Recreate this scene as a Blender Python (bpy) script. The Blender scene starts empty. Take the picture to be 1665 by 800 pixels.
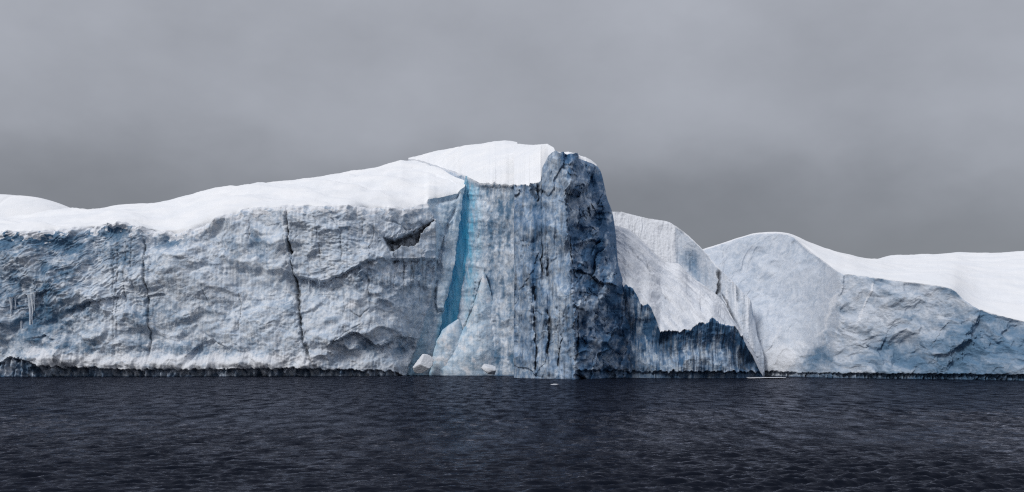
import bpy, math
import numpy as np

# ------------------------------------------------------------------ camera, sky, sun, exposure
SC = bpy.context.scene
COL = SC.collection
W, H = 1665.0, 800.0
F = 1700.0            # focal length in photograph pixels
CAM_H = 5.5           # eye height above the water, metres
HOR = 582.0           # row of the horizon in the photograph
CX = W / 2

cam = bpy.data.cameras.new("camera")
cam_o = bpy.data.objects.new("camera", cam)
COL.objects.link(cam_o)
cam.sensor_fit = 'HORIZONTAL'
cam.sensor_width = 36.0
cam.lens = 36.0 * F / W
cam.shift_y = (HOR - H / 2) / W
cam.clip_start = 0.5
cam.clip_end = 60000
cam_o.location = (0, 0, CAM_H)
cam_o.rotation_euler = (math.radians(90), 0, 0)
SC.camera = cam_o

SUN_EL, SUN_AZ = math.radians(40), math.radians(40)      # azimuth: to the left of straight behind the camera
sun = bpy.data.lights.new("sun", 'SUN')
sun.energy = 1.5
sun.angle = math.radians(18)
sun.color = (1.0, 0.985, 0.96)
sun_o = bpy.data.objects.new("sun", sun)
COL.objects.link(sun_o)
from mathutils import Vector
to_sun = Vector((-math.sin(SUN_AZ) * math.cos(SUN_EL), -math.cos(SUN_AZ) * math.cos(SUN_EL), math.sin(SUN_EL)))
sun_o.rotation_euler = to_sun.to_track_quat('Z', 'Y').to_euler()
sun_o.location = (-60, -60, 120)

world = bpy.data.worlds.new("World")
SC.world = world
world.use_nodes = True


def build_world():
    nt = world.node_tree
    N, L = nt.nodes, nt.links
    N.clear()
    out = N.new('ShaderNodeOutputWorld')
    bg = N.new('ShaderNodeBackground')
    L.new(bg.outputs[0], out.inputs[0])
    sky = N.new('ShaderNodeTexSky')
    sky.sky_type = 'NISHITA'
    sky.sun_disc = False
    sky.sun_elevation = SUN_EL
    sky.sun_rotation = math.pi + SUN_AZ
    bg.inputs['Strength'].default_value = 0.1

    def math_n(op, a, b=None, clamp=False):
        n = N.new('ShaderNodeMath')
        n.operation = op
        n.use_clamp = clamp
        for i, v in enumerate((a, b)):
            if v is None:
                continue
            if isinstance(v, (int, float)):
                n.inputs[i].default_value = v
            else:
                L.new(v, n.inputs[i])
        return n.outputs[0]

    tc = N.new('ShaderNodeTexCoord')
    sep = N.new('ShaderNodeSeparateXYZ')
    L.new(tc.outputs['Generated'], sep.inputs[0])
    z = math_n('MAXIMUM', sep.outputs[2], 0.0)
    # overcast: an even cloud layer, three times as bright at the zenith as at the horizon
    grad = math_n('ADD', math_n('MULTIPLY', z, 2.0), 1.0)
    mp = N.new('ShaderNodeMapping')
    mp.inputs['Scale'].default_value = (1.0, 1.0, 1.7)
    mp.inputs['Rotation'].default_value = (0, 0.12, 0)
    mp.inputs['Location'].default_value = (0.35, 0.0, 0.2)
    L.new(tc.outputs['Generated'], mp.inputs[0])

    def cloud(scale, detail, rough):
        n = N.new('ShaderNodeTexNoise')
        n.inputs['Scale'].default_value = scale
        n.inputs['Detail'].default_value = detail
        n.inputs['Roughness'].default_value = rough
        L.new(mp.outputs[0], n.inputs['Vector'])
        return n.outputs['Fac']
    c1 = cloud(4.0, 5.0, 0.5)
    c2 = cloud(13.0, 5.0, 0.55)
    m = math_n('ADD', math_n('MULTIPLY', math_n('SUBTRACT', c1, 0.5), 0.66),
               math_n('MULTIPLY', math_n('SUBTRACT', c2, 0.5), 0.13))
    m = math_n('ADD', m, 1.0)
    # a darker bank of cloud lies low all round the horizon, with an uneven upper edge
    bank = N.new('ShaderNodeMapRange')
    bank.interpolation_type = 'SMOOTHSTEP'
    L.new(math_n('ADD', z, math_n('MULTIPLY', math_n('SUBTRACT', c1, 0.5), 0.12)), bank.inputs[0])
    for i, v in enumerate((0.12, 0.225, 0.86, 1.22)):
        bank.inputs[1 + i].default_value = v
    lum = math_n('MULTIPLY', math_n('MULTIPLY', grad, m), bank.outputs[0])
    tint = N.new('ShaderNodeVectorMath')
    tint.operation = 'SCALE'
    tint.inputs[0].default_value = (1.99, 2.08, 2.32)
    L.new(lum, tint.inputs['Scale'])
    mix = N.new('ShaderNodeMix')
    mix.data_type = 'RGBA'
    mix.inputs[0].default_value = 0.95
    L.new(sky.outputs[0], mix.inputs[6])
    L.new(tint.outputs[0], mix.inputs[7])
    L.new(mix.outputs[2], bg.inputs['Color'])


build_world()
SC.cycles.use_denoising = False
SC.cycles.filter_width = 1.2
SC.view_settings.view_transform = 'Standard'
SC.view_settings.look = 'None'
SC.view_settings.exposure = 0.0
SC.view_settings.gamma = 1.0

# ------------------------------------------------------------------ noise (numpy)


def _hash(ix, iy, seed):
    h = (ix.astype(np.int64) * 374761393 + iy.astype(np.int64) * 668265263 + seed * 1442695041) & 0xFFFFFFFF
    h = ((h ^ (h >> 13)) * 1274126177) & 0xFFFFFFFF
    h = ((h ^ (h >> 16)) * 2246822519) & 0xFFFFFFFF
    return (h ^ (h >> 15)) & 0xFFFFFFFF


def perlin(x, y, seed=0):
    x0, y0 = np.floor(x), np.floor(y)
    fx, fy = x - x0, y - y0
    ix, iy = x0.astype(np.int64), y0.astype(np.int64)
    u = fx * fx * fx * (fx * (fx * 6 - 15) + 10)
    v = fy * fy * fy * (fy * (fy * 6 - 15) + 10)

    def g(dx, dy):
        a = _hash(ix + dx, iy + dy, seed) * (2 * np.pi / 4294967296.0)
        return np.cos(a) * (fx - dx) + np.sin(a) * (fy - dy)
    n0 = g(0, 0) * (1 - u) + g(1, 0) * u
    n1 = g(0, 1) * (1 - u) + g(1, 1) * u
    return (n0 * (1 - v) + n1 * v) * 1.5


def fbm(x, y, octaves=5, seed=0, gain=0.5, lac=2.03):
    a, s, t = 1.0, 0.0, 0.0
    for o in range(octaves):
        s = s + a * perlin(x, y, seed + o * 17)
        t += a
        x, y, a = x * lac + 13.7, y * lac + 7.3, a * gain
    return s / t * 1.4


def ridged(x, y, octaves=4, seed=0, gain=0.5):
    a, s, t = 1.0, 0.0, 0.0
    for o in range(octaves):
        s = s + a * (1 - np.abs(perlin(x, y, seed + o * 31)) * 1.6)
        t += a
        x, y, a = x * 2.1 + 3.1, y * 2.1 + 9.2, a * gain
    return s / t


def facets(x, y, seed=0, tilt=1.0, chips=False):
    """a surface broken into tilted flat chips: upper envelope of one random plane per jittered cell"""
    ix, iy = np.floor(x), np.floor(y)
    best = np.full(x.shape, -1e9)
    tint = np.zeros(x.shape)
    for dx in (-1, 0, 1):
        for dy in (-1, 0, 1):
            cx, cy = ix + dx, iy + dy
            h1 = _hash(cx, cy, seed) / 4294967296.0
            h2 = _hash(cx, cy, seed + 5) / 4294967296.0
            h3 = _hash(cx, cy, seed + 11) / 4294967296.0
            h4 = _hash(cx, cy, seed + 19) / 4294967296.0
            h5 = _hash(cx, cy, seed + 23) / 4294967296.0
            ddx, ddy = x - (cx + h1), y - (cy + h2)
            v = (h5 - 0.5) * 0.5 + tilt * ((h3 - 0.5) * ddx + (h4 - 0.5) * ddy) - 0.55 * (ddx * ddx + ddy * ddy)
            if chips:
                tint = np.where(v > best, _hash(cx, cy, seed + 29) / 4294967296.0 - 0.5, tint)
            best = np.maximum(best, v)
    return tint if chips else best


def sstep(a, b, x):
    t = np.clip((x - a) / (b - a), 0, 1)
    return t * t * (3 - 2 * t)


def curve(pts, smooth=False):
    a = np.array([p[0] for p in pts], float)
    b = np.array([p[1] for p in pts], float)
    if not smooth:
        return lambda x: np.interp(x, a, b)
    h = np.diff(a)
    d = np.diff(b) / h
    m = np.zeros_like(a)
    m[0], m[-1] = d[0], d[-1]
    for i in range(1, len(a) - 1):
        m[i] = 0 if d[i - 1] * d[i] <= 0 else 2 * d[i - 1] * d[i] / (d[i - 1] + d[i])

    def f(x):
        x = np.clip(x, a[0], a[-1])
        i = np.clip(np.searchsorted(a, x, side='right') - 1, 0, len(a) - 2)
        t = (x - a[i]) / h[i]
        return (b[i] * (1 + 2 * t) * (1 - t) ** 2 + h[i] * m[i] * t * (1 - t) ** 2
                + b[i + 1] * t * t * (3 - 2 * t) + h[i] * m[i + 1] * t * t * (t - 1))
    return f


def dist_poly(P, Q, pts):
    """distance to an open polyline and the position along it (0..1)"""
    best = np.full(P.shape, 1e9)
    along = np.zeros(P.shape)
    n = len(pts) - 1
    for i in range(n):
        ax, ay = pts[i]
        bx, by = pts[i + 1]
        vx, vy = bx - ax, by - ay
        t = np.clip(((P - ax) * vx + (Q - ay) * vy) / (vx * vx + vy * vy), 0, 1)
        d = np.hypot(P - ax - t * vx, Q - ay - t * vy)
        m = d < best
        best = np.where(m, d, best)
        along = np.where(m, (i + t) / n, along)
    return best, along


def line(P, Q, pts, w, taper=0.15):
    k = fbm(P / 7, Q / 11, 3, int(abs(pts[0][0] * 7 + pts[0][1])))
    d, a = dist_poly(P + 1.2 * k, Q, pts)
    w = w * np.clip(0.75 + 1.4 * fbm(P / 12, Q / 18, 4, 77), 0.15, 2.2)
    return np.exp(-(d / w) ** 2) * np.minimum(1, np.minimum(a, 1 - a) / taper + 0.25)


def blob(P, Q, cx, cy, rx, ry, rot=0.0, soft=1.0):
    c, s = math.cos(math.radians(rot)), math.sin(math.radians(rot))
    x, y = P - cx, Q - cy
    r2 = ((x * c + y * s) / rx) ** 2 + ((-x * s + y * c) / ry) ** 2
    return np.exp(-r2 / soft)


def ledge(P, Q, pts, depth, fall, fade=12, lip=0.35):
    """an overhanging edge: the ice below the line steps back and comes out again further down"""
    f = curve(pts)
    b = Q - f(P) - 2.6 * fbm(P / 11, P * 0, 4, int(pts[0][0])) - 1.2 * fbm(P / 4, Q / 30, 2, 3)
    depth = depth * np.clip(0.8 + 0.9 * fbm(P / 14, Q / 14, 3, int(pts[0][1])), 0.1, 1.7)
    m = sstep(pts[0][0] - fade, pts[0][0] + fade, P) * (1 - sstep(pts[-1][0] - fade, pts[-1][0] + fade, P))
    under = np.where(b > 0, np.exp(-np.maximum(b, 0) / fall), 0) * sstep(0, 2.0, b)
    over = np.where(b <= 0, np.exp(np.minimum(b, 0) / (fall * 0.6)), np.exp(-np.maximum(b, 0) / 1.5))
    return m * depth * (-under + lip * over)


# ------------------------------------------------------------------ object helpers


def tag(o, label, cat, group=None, kind=None):
    if label:
        o['label'] = label
    if cat:
        o['category'] = cat
    if group:
        o['group'] = group
    if kind:
        o['kind'] = kind
    return o


def thing(name, label, cat, loc, group=None):
    o = bpy.data.objects.new(name, None)
    COL.objects.link(o)
    o.location = loc
    return tag(o, label, cat, group)


def link_mesh(name, co, quads, mat, parent=None, attrs=None, smooth=True, tris=None):
    me = bpy.data.meshes.new(name)
    co = np.asarray(co, np.float32).reshape(-1, 3)
    if parent is not None:
        co = co - np.array(parent.location, np.float32)
    loops = quads.size + (tris.size if tris is not None else 0)
    npoly = len(quads) + (len(tris) if tris is not None else 0)
    me.vertices.add(len(co))
    me.vertices.foreach_set('co', co.ravel())
    me.loops.add(loops)
    me.polygons.add(npoly)
    idx = quads.ravel()
    start = np.arange(len(quads)) * 4
    if tris is not None:
        start = np.concatenate([start, quads.size + np.arange(len(tris)) * 3])
        idx = np.concatenate([idx, tris.ravel()])
    me.loops.foreach_set('vertex_index', idx.astype(np.int32))
    me.polygons.foreach_set('loop_start', start.astype(np.int32))
    me.update(calc_edges=True)
    if smooth:
        me.polygons.foreach_set('use_smooth', np.ones(npoly, bool))
    for k, v in (attrs or {}).items():
        a = me.attributes.new(k, 'FLOAT', 'POINT')
        a.data.foreach_set('value', np.asarray(v, np.float32).ravel())
    me.materials.append(mat)
    o = bpy.data.objects.new(name, me)
    COL.objects.link(o)
    if parent is not None:
        o.parent = parent
    return o


def grid_mesh(name, X, Y, Z, mat, parent=None, attrs=None, smooth=True):
    nt, ns = X.shape
    i = np.arange(nt * ns).reshape(nt, ns)
    q = np.stack([i[:-1, :-1], i[:-1, 1:], i[1:, 1:], i[1:, :-1]], -1).reshape(-1, 4)
    co = np.stack([X, Y, Z], -1)
    return link_mesh(name, co, q, mat, parent, attrs, smooth)


def blur(v, n):
    k = np.exp(-np.linspace(-2, 2, 2 * n + 1) ** 2)
    return np.convolve(np.pad(v, n, mode='edge'), k / k.sum(), mode='valid')


def px(p, Y):
    return (p - CX) / F * Y


def pz(q, Y):
    return CAM_H - (q - HOR) / F * Y


# ------------------------------------------------------------------ materials


class Nodes:
    def __init__(self, name):
        self.m = bpy.data.materials.new(name)
        self.m.use_nodes = True
        self.N, self.L = self.m.node_tree.nodes, self.m.node_tree.links
        self.bsdf = self.N['Principled BSDF']
        self.tc = self.N.new('ShaderNodeTexCoord')

    def put(self, sock, v):
        if isinstance(v, (int, float)):
            sock.default_value = v
        elif isinstance(v, tuple):
            sock.default_value = v if len(v) == len(sock.default_value) else v + (1.0,)
        else:
            self.L.new(v, sock)

    def noise(self, scale, detail=4, rough=0.55, stretch=(1, 1, 1), dist=0.0, rot=(0, 0, 0)):
        mp = self.N.new('ShaderNodeMapping')
        mp.inputs['Scale'].default_value = stretch
        mp.inputs['Rotation'].default_value = rot
        self.L.new(self.tc.outputs['Object'], mp.inputs[0])
        n = self.N.new('ShaderNodeTexNoise')
        n.inputs['Scale'].default_value = scale
        n.inputs['Detail'].default_value = detail
        n.inputs['Roughness'].default_value = rough
        n.inputs['Distortion'].default_value = dist
        self.L.new(mp.outputs[0], n.inputs['Vector'])
        return n.outputs['Fac']

    def attr(self, name):
        n = self.N.new('ShaderNodeAttribute')
        n.attribute_name = name
        return n.outputs['Fac']

    def math(self, op, a, b=0.0, clamp=False):
        n = self.N.new('ShaderNodeMath')
        n.operation = op
        n.use_clamp = clamp
        self.put(n.inputs[0], a)
        self.put(n.inputs[1], b)
        return n.outputs[0]

    def ramp(self, v, a, b, lo=0.0, hi=1.0):
        n = self.N.new('ShaderNodeMapRange')
        n.interpolation_type = 'SMOOTHSTEP'
        self.put(n.inputs[0], v)
        for i, k in enumerate((a, b, lo, hi)):
            n.inputs[1 + i].default_value = k
        return n.outputs[0]

    def mix(self, fac, a, b):
        n = self.N.new('ShaderNodeMix')
        n.data_type = 'RGBA'
        self.put(n.inputs[0], fac)
        self.put(n.inputs[6], a)
        self.put(n.inputs[7], b)
        return n.outputs[2]

    def bump(self, h, strength, distance, normal=None):
        n = self.N.new('ShaderNodeBump')
        n.inputs['Strength'].default_value = strength
        n.inputs['Distance'].default_value = distance
        self.L.new(h, n.inputs['Height'])
        if normal is not None:
            self.L.new(normal, n.inputs['Normal'])
        return n.outputs[0]


def ice_material(name, pale, mid, blue, grain=1.0, streak=0.5):
    k = Nodes(name)
    f1 = k.noise(0.55, 8, 0.62, dist=0.6)
    f2 = k.noise(2.6, 5, 0.6)
    st = k.noise(0.7, 5, 0.6, stretch=(1, 1, 0.18))
    c = k.mix(k.ramp(f1, 0.36, 0.66), mid, pale)
    b = k.math('ADD', k.attr('blue'), k.math('MULTIPLY', k.math('SUBTRACT', f1, 0.5), -0.9 * grain))
    b = k.math('ADD', b, k.math('MULTIPLY', k.math('SUBTRACT', st, 0.5), streak * grain))
    c = k.mix(k.ramp(b, 0.12, 0.95), c, blue)
    c = k.mix(k.attr('aqua'), c, (0.075, 0.52, 0.77))
    s = k.math('ADD', k.attr('snow'), k.math('MULTIPLY', k.math('SUBTRACT', f2, 0.5), 0.7))
    c = k.mix(k.ramp(s, 0.3, 0.7), c, (0.80, 0.82, 0.86))
    d = k.math('MULTIPLY', k.attr('dirt'), k.ramp(f2, 0.25, 0.6, 0.55, 1.25))
    c = k.mix(k.math('MINIMUM', d, 0.96), c, (0.030, 0.034, 0.045))
    c = k.mix(k.math('MULTIPLY', k.attr('wet'), 0.9), c, (0.03, 0.075, 0.145))
    k.put(k.bsdf.inputs['Base Color'], c)
    k.put(k.bsdf.inputs['Roughness'], k.ramp(f2, 0.3, 0.7, 0.42, 0.75))
    k.bsdf.inputs['Specular IOR Level'].default_value = 0.35
    n = k.bump(f2, 0.4, 0.3)
    k.put(k.bsdf.inputs['Normal'], k.bump(k.noise(9.0, 3, 0.6), 0.4, 0.10, n))
    return k.m


def snow_material():
    k = Nodes('packed snow')
    f = k.noise(0.09, 5, 0.55, stretch=(1, 1, 2.2))
    g = k.noise(1.6, 4, 0.6)
    c = k.mix(k.ramp(f, 0.35, 0.65), (0.86, 0.875, 0.90), (0.92, 0.922, 0.93))
    k.put(k.bsdf.inputs['Base Color'], c)
    k.bsdf.inputs['Roughness'].default_value = 0.8
    k.bsdf.inputs['Specular IOR Level'].default_value = 0.15
    n = k.bump(f, 0.5, 0.9)
    k.put(k.bsdf.inputs['Normal'], k.bump(g, 0.35, 0.10, n))
    return k.m


def sea_material():
    k = Nodes('sea water')
    N, L = k.N, k.L
    h1 = k.noise(0.9, 5, 0.62, stretch=(0.8, 0.7, 1), dist=0.4)
    h2 = k.noise(3.2, 3, 0.6, stretch=(0.7, 1, 1))
    n = k.bump(h1, 1.0, 0.5)
    k.put(n.node.inputs['Strength'], k.math('ADD', k.math('MULTIPLY', k.attr('unresolved'), 0.8), 0.10))
    n = k.bump(h2, 0.25, 0.12, n)
    fr = N.new('ShaderNodeFresnel')
    fr.inputs['IOR'].default_value = 1.333
    L.new(n, fr.inputs['Normal'])
    # patches of finer and coarser wavelets mirror the sky more or less
    p1 = k.noise(0.6, 4, 0.7, stretch=(1, 0.3, 1), dist=0.3)
    p2 = k.noise(0.06, 3, 0.5, stretch=(1, 0.35, 1))
    un = k.math('ADD', k.math('MULTIPLY', k.attr('unresolved'), 0.8), 0.2)
    patch = k.math('ADD', k.math('MULTIPLY', k.ramp(p1, 0.36, 0.64, -0.22, 0.22), un), k.ramp(p2, 0.3, 0.7, 0.23, 0.32))
    deep = N.new('ShaderNodeBsdfDiffuse')
    deep.inputs['Color'].default_value = (0.006, 0.008, 0.014, 1)
    gl = N.new('ShaderNodeBsdfGlossy')
    gl.inputs['Color'].default_value = (0.80, 0.83, 0.96, 1)
    gl.inputs['Roughness'].default_value = 0.11
    L.new(n, gl.inputs['Normal'])
    mx = N.new('ShaderNodeMixShader')
    # wave slopes that face the viewer hide and shade the ones behind them, so glancing facets mirror most
    L.new(k.math('MULTIPLY', k.math('POWER', fr.outputs[0], 1.5), k.math('MULTIPLY', patch, 1.6)), mx.inputs[0])
    L.new(deep.outputs[0], mx.inputs[1])
    L.new(gl.outputs[0], mx.inputs[2])
    L.new(mx.outputs[0], N['Material Output'].inputs['Surface'])
    N.remove(k.bsdf)
    return k.m


ICE = ice_material('weathered glacier ice', (0.78, 0.82, 0.87), (0.51, 0.60, 0.715), (0.095, 0.195, 0.315))
DARK_ICE = ice_material('dense blue ice', (0.60, 0.67, 0.75), (0.33, 0.45, 0.61), (0.05, 0.135, 0.265), 0.7, 0.25)
PALE_ICE = ice_material('frosted pale ice', (0.66, 0.70, 0.76), (0.54, 0.595, 0.675), (0.115, 0.215, 0.335), 0.55, 0.3)
SCOURED = ice_material('wind-scoured snow', (0.68, 0.71, 0.765), (0.58, 0.62, 0.69), (0.16, 0.26, 0.37), 0.35, 0.0)
SNOW = snow_material()
SEA = sea_material()

ZERO = ('blue', 'aqua', 'snow', 'dirt', 'wet')


def attr_set(shape, **kw):
    d = {k: np.zeros(shape) for k in ZERO}
    for k, v in kw.items():
        d[k] = np.clip(v, 0, 1) if not np.isscalar(v) else np.full(shape, float(v))
    return d


# ------------------------------------------------------------------ sea


def build_sea():
    rows = [-400.0, -50.0, 0.0, 14.0]
    y = 24.0
    while y < 420:
        rows.append(y)
        y += max(0.11, y * y / (CAM_H * F) * 0.62)
    rows += [600.0, 1500.0, 5000.0, 14000.0, 40000.0]
    R = np.array(rows)
    u = np.concatenate([[-40, -6, -1.6], np.linspace(-1.06, 1.06, 900), [1.6, 6, 40]])
    half = np.maximum(0.5 * R, 9.0)
    half[:3] = 9.0
    X = u[None, :] * half[:, None]
    Y = np.repeat(R[:, None], len(u), 1)
    rng = np.random.default_rng(4)
    Z = np.zeros_like(X)
    DX = np.zeros_like(X)
    step = np.maximum(0.11, R * R / (CAM_H * F) * 0.62)
    fade = (np.abs(u) <= 1.06)[None, :] & ((R >= 24) & (R < 420))[:, None]
    tot = 0.0
    res = np.zeros((len(R), 1))
    gust = 0.8 + 0.7 * fbm(X / 30, Y / 45, 3, 91)
    for i in range(64):
        lam = 0.17 * (12.0) ** (i / 63.0)
        th = rng.normal(0.1, 0.5)
        kx, ky = math.sin(th) * 2 * np.pi / lam, -math.cos(th) * 2 * np.pi / lam
        amp = 0.0100 * lam * rng.uniform(0.6, 1.3)
        ph = kx * X + ky * Y + rng.uniform(0, 6.283)
        ok = np.clip((lam / np.maximum(step, 1e-3) - 1.2) / 1.5, 0, 1)[:, None]
        res += ok * amp * amp / lam / lam
        tot += amp * amp / lam / lam
        Z += ok * amp * gust * (np.sin(ph) + 0.25 * np.sin(2 * ph + 1.3))
    Z = np.where(fade, Z, 0)
    unres = np.where(R[:, None] > 24, 1 - res / tot, 1.0) + 0 * X
    o = grid_mesh('sea', X, Y, Z, SEA, None, {'unresolved': unres})
    tag(o, None, None, kind='structure')


build_sea()

# ------------------------------------------------------------------ long flat-topped iceberg on the left


def scallops(x, y, seed):
    """melt cups: shallow bowls that meet in sharp crests"""
    return -facets(x, y, seed, 1.3)


def chip_tint(P, Q, seed, w, h):
    """every fracture chip has its own age: fresh ones show bluer ice"""
    wx = P + 10 * fbm(P / 40, Q / 40, 4, seed + 1, 0.6)
    wy = Q + 10 * fbm(P / 40, Q / 40, 4, seed + 2, 0.6)
    return facets(wx / w, wy / h, seed, 2.2, True)


def texture_relief(P, Q, seed, big=1.0, fine=1.0, warp=1.0, slant=0.0):
    """chipped, crumpled ice surface in metres towards the viewer; P, Q in photograph pixels"""
    wx = P + warp * (14 * fbm(P / 60, Q / 60, 3, seed + 1))
    wy = Q + warp * (14 * fbm(P / 60, Q / 60, 3, seed + 2)) + slant * P
    d = big * 3.6 * fbm(wx / 110, wy / 85, 3, seed + 3)
    d += big * (0.4 * facets(wx / 46, wy / 40, seed + 4, 2.4) + 1.5 * scallops(wx / 38, wy / 34, seed + 13) + 1.6 * scallops((wx - 0.35 * wy) / 95, wy / 80, seed + 15))
    d += big * 1.15 * fbm(wx / 32, wy / 28, 3, seed + 5)
    k = np.clip(0.62 + 1.5 * fbm(P / 75, Q / 60, 3, seed + 7), 0.06, 1.6)
    d += fine * k * (0.16 * facets(wx / 17, wy / 13, seed + 6, 2.4) + 0.55 * scallops((wx + 0.3 * wy) / 15, wy / 12, seed + 14))
    d += fine * k * 0.17 * facets(wx / 8 + 3, wy / 5.5, seed + 8, 2.2)
    d += fine * k * 0.10 * ridged(wx / 9, wy / 6, 3, seed + 9)
    d += fine * (0.20 * np.clip(k, 0.35, 1.2) * fbm(P / 7, Q / 5.0, 3, seed + 10) + 0.14 * fbm(P / 4, Q / 45, 2, seed + 12))
    return d


def build_left_berg():
    berg = thing('tabular_iceberg', 'long flat-topped iceberg with thick white snow and dark cracks down its grey-blue cliff',
                 'iceberg', (-60, 330, 0))
    S = np.concatenate([np.arange(-330, -60, 3.0), np.arange(-60, 757, 1.0)])
    y0f = curve([(-140, 300), (0, 303), (240, 309), (470, 312), (600, 316), (680, 326), (712, 332), (757, 336)], True)
    lipf = curve([(-330, 610), (-300, 540), (-262, 452), (-225, 408), (-180, 390), (-140, 384), (0, 376), (60, 374), (105, 370), (150, 366), (194, 360), (215, 364), (236, 370), (262, 375), (283, 377), (305, 369),
                  (336, 358), (365, 347), (399, 338), (430, 335), (468, 333), (557, 333), (626, 335), (647, 338), (670, 334), (692, 329),
                  (698, 321), (720, 317), (746, 311), (750, 304), (757, 298)])
    ridgef = curve([(-330, 606), (-300, 500), (-262, 415), (-225, 383), (-180, 370), (-140, 366), (0, 361), (63, 353), (129, 345.5), (210, 337), (247, 332), (310, 320), (346, 314), (420, 301), (500, 293), (568, 284),
                    (615, 274), (647, 265), (655, 262.5), (673, 263), (700, 271), (730, 282), (750, 291), (757, 294)], True)
    depf = curve([(-140, 62), (0, 62), (300, 62), (568, 74), (650, 72), (673, 70), (700, 48), (730, 26), (750, 9), (757, 5)], True)
    nt = 300
    t = np.linspace(0, 1, nt)[:, None]
    y0 = y0f(S)[None, :]
    lipq = lipf(S) + (1 - 0.6 * sstep(640, 690, S)) * (2.6 * fbm(S / 9, S * 0, 3, 5) + 3.0 * fbm(S / 28, S * 0 + 4, 2, 6))
    lean = (4.0 + 2.0 * fbm(S / 120, S * 0 + 2, 2, 7))[None, :]
    zl = pz(lipq, y0f(S) + lean[0])[None, :]
    Z = -3.5 + t * (zl + 3.5)
    Yb = y0 + lean * (np.clip(Z, 0, None) / 45) ** 1.3
    Q = HOR - (Z - CAM_H) * F / Yb
    prf = curve([(285, 758), (300, 757), (330, 752), (380, 746), (440, 737), (500, 723), (540, 714), (575, 709), (605, 703), (640, 697)], True)
    P = np.repeat(S[None, :], nt, 0)
    P = np.where(P > 640, 640 + (P - 640) * (prf(Q) + 2.6 * fbm(Q / 13, P / 60, 4, 56) - 640) / 117, P)
    # the glassy slab right of this line is set back from the rough main face
    slabf = curve([(290, 690), (322, 696), (340, 699), (352, 707), (365, 712), (400, 710), (440, 708), (464, 706), (500, 696), (545, 682), (607, 660), (640, 650)])
    slab_d = P - slabf(Q) - 2.0 * fbm(Q / 12, P / 40, 2, 8)
    slab = sstep(-1.0, 2.5, slab_d)
    low = sstep(450, 520, Q)

    # relief ----------------------------------------------------------------
    rough = 1.0 - 0.75 * slab
    left = 1 - sstep(180, 330, P)                  # the smoother blue left part with slanting scallops
    D = texture_relief(P, Q, 10, 0.9, 1.0, 1.0) * rough
    sx = (P + 0.35 * Q) / 30 + 0.5 * fbm(P / 50, Q / 50, 2, 12)
    sy = (Q + 0.42 * P) / 6.5 + 1.1 * fbm(P / 22, Q / 22, 2, 13)
    D += left * (1 - sstep(470, 540, Q)) * 0.55 * ridged(sx, sy, 2, 14) * rough
    # row of small scales right of the big crack
    D += 0.42 * ridged(P / 13, (Q - 0.06 * P) / 6, 2, 15) * sstep(480, 500, P) * (1 - sstep(585, 620, P)) * (1 - sstep(430, 455, Q)) * sstep(335, 350, Q)
    D += ledge(P, Q, [(472, 447), (500, 452), (525, 456), (545, 450), (559, 445), (580, 434), (598, 425), (618, 421), (636, 420)], 2.4, 26, 8)
    # the square-edged block below the snow and the cleft above it
    D += 1.5 * sstep(634, 640, P) * (1 - sstep(709, 711, P)) * sstep(378, 386, Q + 0.30 * (P - 640) + 9 * fbm(P / 12, Q / 12, 4, 44)) * (1 - sstep(420, 421.5, Q))
    D += 0.9 * sstep(622, 634, P) * (1 - slab) * (1 - sstep(386, 391, Q + 0.42 * (P - 630) + 7 * fbm(P / 11, Q / 11, 3, 43))) * sstep(333, 340, Q)
    D += ledge(P, Q, [(636, 421), (660, 423), (690, 421), (711, 420)], 3.0, 34, 3, 0)
    cleft = line(P, Q, [(626, 389), (640, 394), (655, 386), (673, 376), (688, 368), (705, 358)], 1.9)
    cleft = np.maximum(cleft, 0.8 * line(P + 4 * fbm(Q / 9, P / 30, 3, 42), Q, [(628, 388), (634, 402), (643, 420)], 1.6))
    D -= 0.6 * cleft
    up = curve([(622, 384), (640, 390), (660, 383), (675, 377), (692, 368), (706, 357)])(P) + 2.0 * fbm(P / 7, P * 0, 3, 94)
    lo = curve([(622, 386), (633, 407), (642, 409), (652, 398), (664, 400), (674, 399), (680, 393), (684, 379), (694, 369), (706, 359)])(P) + 2.5 * fbm(P / 5, P * 0, 3, 93)
    recess = sstep(-1, 1, Q - up) * sstep(-1, 1.5, lo - Q) * sstep(620, 626, P) * (1 - sstep(703, 708, P))
    D -= 3.4 * recess + 0.8 * line(P, Q, [(626, 358), (640, 360), (652, 366), (662, 376)], 1.4)
    # hollows along the foot
    D += ledge(P, Q, [(537, 560), (556, 550), (578, 538), (592, 546), (610, 561), (627, 559), (640, 549), (652, 546), (672, 550)], 2.8, 26, 5)
    D -= 3.8 * blob(P, Q, 652, 568, 19, 15)
    D -= 1.3 * blob(P, Q, 602, 566, 12, 12) + 1.2 * blob(P, Q, 560, 572, 14, 12)
    D += ledge(P, Q, [(305, 578), (325, 556), (345, 551), (372, 566)], 1.6, 18, 6)
    D += ledge(P, Q, [(110, 505), (140, 490), (165, 488), (195, 480)], 2.0, 30, 14)
    D += ledge(P, Q, [(55, 548), (72, 545), (88, 551)], 1.3, 10, 5)
    D += ledge(P, Q, [(40, 480), (60, 478), (78, 472)], 2.0, 30, 8)
    D -= 2.6 * blob(P, Q, 268, 393, 22, 15) + 1.6 * blob(P, Q, 168, 380, 26, 16) + 1.8 * blob(P, Q, 30, 388, 45, 14)
    D -= 1.8 * blob(P, Q, 92, 398, 30, 13, 25) + 1.6 * blob(P, Q, 420, 400, 12, 34, -25) + 1.5 * blob(P, Q, 330, 410, 18, 12)
    D += 1.6 * blob(P, Q, 180, 520, 50, 60) + 1.4 * blob(P, Q, 290, 440, 40, 30) + 1.2 * blob(P, Q, 455, 396, 12, 12)
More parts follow.
